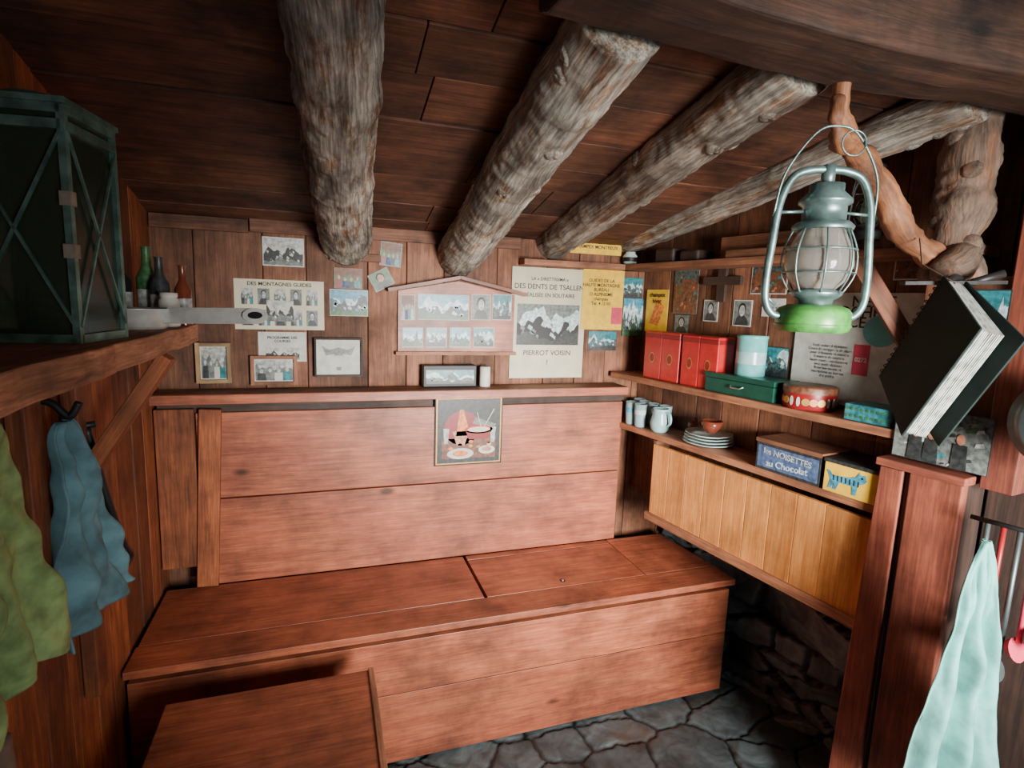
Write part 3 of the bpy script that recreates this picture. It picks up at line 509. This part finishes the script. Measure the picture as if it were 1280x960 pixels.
for i,(p,hh,r_) in enumerate((((-.54,1.84,1.446),.2,.036),((-.435,1.84,1.446),.19,.025),((-.382,1.86,1.446),.17,.022),((-.48,1.90,1.446),.22,.028))):
    mb=MB();mb.lathe([(r_,0),(r_,hh*.6),(r_*.45,hh*.75),(r_*.4,hh*.95),(r_*.5,hh)],p,[iron,K['dark'],brownglz,K['green']][i],20);mb.lathe([(r_*1.01,hh*.2),(r_*1.01,hh*.45)],p,K['lgrey'],20);mb.build('glass_bottle')
c=Vector((-.40,1.775,1.446));mb=MB();mb.lathe([(.024,0),(.026,.004),(.026,.07),(.020,.078),(.022,.082),(.022,.092),(0,.093)],c,K['white'],24);mb.build('white_jar')
def cloth(top,hdir,w0,w1,H,mat,folds=5,amp=.02,seed=0,ndir=X,skew=0,hem=.05):
    top=Vector(top);hdir=Vector(hdir).normalized();ndir=Vector(ndir).normalized()
    def fn(s,t):
        e=t**.75;w=w0+(w1-w0)*e;u=(s-.5)
        x=u*w+skew*t;z=-H*t*(1+hem*noise.noise(Vector((s*2.3,seed,1)))*1.5)-(.03*abs(u)*t)
        d=amp*(.35+.9*t)*math.sin(u*folds*2*math.pi+1.8*noise.noise(Vector((u*2,t*2,seed)))*2)+.03*noise.noise(Vector((s*4,t*5,seed)))+.008*noise.noise(Vector((s*11,t*9,seed)))
        return top+hdir*x+Z*z+ndir*d
    mb=MB();mb.grid(fn,80,80,mat);return mb
cloth((-.53,1.06,1.32),Y,.16,.42,.50,clothg,3,.020,3,X,.06,.12).build('green_towel',solid=.005)
cloth((-.53,1.42,1.26),Y,.04,.36,.50,clothb,3,.022,8,X,.13,.15).build('blue_cloth',solid=.004)
cloth((1.41,.79,1.05),(.95,-.31,0),.02,.25,.72,clotht,3,.014,5,(-.31,-.95,0),.01,.06).build('aqua_tea_towel',solid=.004)
mb=MB();mb.tube(spline([(-.56,1.62,1.2),(-.54,1.66,1.0),(-.53,1.72,.85),(-.54,1.80,.78),(-.55,1.74,.75)],8),.010,K['black']);mb.tube([(-.6,1.62,1.2),(-.54,1.62,1.21)],.008,iron);mb.build('black_strap')
mb=MB()
for y_,z_ in((1.06,1.32),(1.42,1.27)): mb.tube(spline([(-.59,y_,z_+.04),(-.55,y_,z_+.03),(-.52,y_,z_-.0),(-.50,y_,z_+.03)],6),.008,iron)
mb.tube(spline([(-.59,1.1,1.34),(-.53,1.16,1.33),(-.5,1.2,1.36)],6),.012,steel);mb.build('wall_hooks')
mb=MB();mb.tube(spline([(-.52,1.05,.80),(-.515,1.08,.45),(-.52,1.12,.1)],8),.018,rope,8,bump=.2,fq=60);mb.build('hanging_rope')
# ---------------------------------------------------------------- right foreground
mb=MB();br=spline([(.985,.93,1.975),(.975,.92,1.93),(1.0,.93,1.90),(1.06,.96,1.90),(1.15,1.0,1.885),(1.26,1.03,1.84),(1.34,1.04,1.76),(1.43,1.04,1.71),(1.54,1.05,1.69)],10)
n=len(br);mb.tube(br,[.010+.020*min(1,i/n*1.6)+.004*math.sin(i*.35)+.002*math.sin(i*.8) for i in range(n)],W_branch,28,bump=.22,fq=22,seed=2)
mb.tube(spline([(1.06,.96,1.90),(1.02,.95,1.95),(.99,.93,2.02)],6),[.022]*6+[.016]*6+[.008],W_branch,20,bump=.22,fq=22,seed=5)
mb.build('hooked_branch')
mb=MB();st=spline([(1.56,1.05,1.64),(1.54,1.04,1.75),(1.565,1.05,1.86),(1.555,1.045,1.97),(1.585,1.055,2.08)],14);n=len(st)
mb.tube(st,[.060+.006*math.sin(i*.35)+.005*math.cos(i*.21) for i in range(n)],W_branch2,40,bump=.16,fq=16,seed=4)
for k,(zz,aa) in enumerate(((1.78,2.6),(1.9,3.9),(1.98,3.0),(1.72,4.3))): cc=Vector((1.557,1.046,zz));dv=Vector((math.cos(aa),math.sin(aa),.2));mb.tube([cc+dv*.04,cc+dv*.062,cc+dv*.070],[.030,.020,.008],W_branch2,16,bump=.2,fq=25,seed=k)
mb.tube(spline([(1.56,1.04,1.72),(1.50,1.0,1.68),(1.44,.99,1.65)],5),[.045]*5+[.04]*5+[.03],W_branch2,16,bump=.25,fq=12,seed=9);mb.build('gnarled_log_post')
def hurricane(name,base,H,side,tank,metal,gl):
    k=H/.36;mb=MB();base=Vector(base);side=Vector(side).normalized();fw=side.cross(Z)
    Lt=lambda P,m,sg=36:mb.lathe([(r*k,z*k) for r,z in P],base,m,sg)
    P=lambda s,t,z: base+side*s*k+fw*t*k+Z*z*k
    Lt([(.058,0),(.064,.004),(.066,.012),(.066,.038),(.060,.046),(.045,.052),(0,.054)],tank);Lt([(.0665,.010),(.068,.013),(.0665,.016)],tank)
    Lt([(.03,.05),(.032,.062),(.040,.066),(.046,.072),(.046,.078),(.03,.082),(0,.083)],metal)
    Lt([(.034,.082),(.050,.098),(.060,.125),(.058,.15),(.045,.178),(.038,.196),(.0365,.196),(.043,.178),(.056,.15),(.058,.125),(.048,.098),(.033,.083)],gl)
    Lt([(.012,.08),(.014,.1),(.006,.105),(0,.105)],gold,16)
    Lt([(.052,.192),(.054,.198),(.046,.206),(.038,.208),(.038,.235),(.046,.24),(.046,.246),(.030,.262),(.030,.275),(.0,.28)],metal)
    for s_ in(-1,1):
        mb.tube(spline([P(s_*.055,0,.03),P(s_*.078,0,.032),P(s_*.094,0,.055),P(s_*.097,0,.10),P(s_*.092,0,.17),P(s_*.085,0,.24),P(s_*.066,0,.285),P(s_*.035,0,.30),P(0,0,.302)],7),.0075*k,metal,12)
        mb.tube([P(s_*.04,0,.225),P(s_*.088,0,.222)],.003*k,metal,8)
    mb.tube([P(0,0,.27),P(0,0,.31)],.012*k,metal,12)
    for z,r in((.112,.063),(.155,.062)):
        mb.tube([base+Z*z*k+(side*math.cos(a*math.pi/12)+fw*math.sin(a*math.pi/12))*r*k for a in range(24)],.0018*k,metal,6,closed=True)
    for a in range(8):
        d=side*math.cos(a*math.pi/4+.3)+fw*math.sin(a*math.pi/4+.3)
        mb.tube(spline([base+d*.046*k+Z*.075*k,base+d*.064*k+Z*.112*k,base+d*.063*k+Z*.155*k,base+d*.048*k+Z*.195*k],4),.0018*k,metal,6)
    mb.tube(spline([P(-.095,0,.215),P(-.085,.01,.29),P(-.04,.015,.36),P(0,.015,.375),P(.04,.015,.36),P(.085,.01,.29),P(.095,0,.215)],8),.0022*k,metal,8)
    mb.tube([P(.03+.022*math.cos(a*math.pi/10),.02,.345+.022*math.sin(a*math.pi/10)) for a in range(20)],.0016*k,metal,6,closed=True)
    mb.tube([P(-.075,0,.05),P(-.10,0,.07)],.003*k,metal,8)
    return mb.build(name)
hurricane('hurricane_lantern',(.93,.88,1.508),.372,(.947,-.32,0),lampgreen,zinc,smoke)
hurricane('hurricane_lantern',(1.52,1.28,1.76),.21,(.947,-.32,0),iron,iron,pane)
# album: hard-bound book hanging askew by a string, cover turned to the left, page edges to the right
Wv=Vector((-.1168,-.1584,-.1046)).normalized();Lv=Vector((-.0274,-.1321,.2209)).normalized();Lv=(Lv-Wv*Lv.dot(Wv)).normalized()
M=frame((1.160,.812,1.467),Wv,Lv)
mb=MB();mb.box((0,0,.0),(.215,.262,.004),leather,fr=M)
for i in range(12): mb.box((.0,0,-.005-i*.0030),(.203+.004*rnd.random(),.248,.0020),K['lgrey' if i%3 else 'white'],fr=M,rot=Matrix.Rotation(.004*(i-3),3,'Y'))
mb.box((.006,.0,-.054),(.215,.262,.004),leather,fr=M,rot=Matrix.Rotation(math.radians(8),3,'Y'))
for i in range(16): mb.tube([M@Vector((-.106+.014*math.cos(a),-.116+i*.0154,-.022+.028*math.sin(a))) for a in [j*math.pi/6 for j in range(12)]],.0015,K['black'],5,closed=True)
mb.tube([M@Vector((-.09,.125,-.02)),Vector((1.27,.92,1.66)),Vector((1.36,1.0,1.73))],.002,rope,6)
mb.build('hanging_photo_album',.001)
mb=MB();c=Vector((1.40,.93,1.62))
mb.tube([c+Vector((.07*math.cos(a*math.pi/10),.03*math.cos(a*math.pi/10),.018*math.sin(a*math.pi/10))) for a in range(20)],.008,iron,8,closed=True);mb.bar(c+Vector((-.13,.03,0)),c+Vector((.10,-.04,.01)),.02,.008,iron);mb.tube([c+Vector((.02,0,0)),c+Vector((.08,-.05,.03))],.009,iron)
mb.build('iron_trap')
c=Vector((1.475,.70,1.33));n=Vector((-.85,-.52,0)).normalized();M=frame(c,Z.cross(n),Z)
mb=MB();mb.lathe([(.0,0),(.085,0),(.105,.03),(.108,.03),(.088,-.004),(0,-.004)],M@Matrix.Rotation(math.pi,4,'X'),dsteel,40);mb.box((0,.17,-.02),(.022,.15,.006),dsteel,fr=M);mb.build('frying_pan')
mb=MB()
for i,(mt,ln) in enumerate(((dsteel,.30),(K['redd'],.24),(dsteel,.33),(K['pink'],.26),(steel,.22))):
    p=Vector((1.515+.006*i,.85-.030*i,1.06));mb.tube([p,p-Z*ln],.006,mt,8)
    mb.lathe([(.0,-.02),(.02,-.016),(.028,-.002),(.029,.0)],Matrix.Translation(p-Z*(ln+.02))@Matrix.Rotation(1.2,4,'X'),mt,16)
mb.tube([(1.50,.88,1.065),(1.55,.70,1.065)],.006,iron,8);mb.build('hanging_ladles')
mb=MB();mb.tube([(1.45,1.25,1.99),(1.5,1.2,2.03),(1.56,1.12,2.09)],.014,K['redd'],8);mb.build('red_strap')
# ---------------------------------------------------------------- light
w=bpy.data.worlds.new('world');bpy.context.scene.world=w;w.use_nodes=True;bg=w.node_tree.nodes['Background'];bg.inputs[0].default_value=(.62,.78,.9,1);bg.inputs[1].default_value=.6
def area(name,loc,tgt,sx,sy,e,col,spread=180):
    l=bpy.data.lights.new(name,'AREA');l.shape='RECTANGLE';l.size=sx;l.size_y=sy;l.energy=e;l.color=col;l.spread=math.radians(spread)
    o=bpy.data.objects.new(name,l);bpy.context.collection.objects.link(o);o.location=loc;o.rotation_euler=(Vector(tgt)-Vector(loc)).to_track_quat('-Z','Y').to_euler()
area('doorway_key_lamp',(1.0,-1.0,1.25),(1.10,2.1,.85),.55,.8,52,(1.0,.96,.90),68)  # added key lamp, narrow spread aimed right so the left stays dim
area('doorway_daylight_fill',(.92,-1.02,1.05),(.9,2.2,.8),.9,1.5,17,(.85,.95,1.0),180)  # added wide fill lamp, standing in for daylight from the unseen doorway
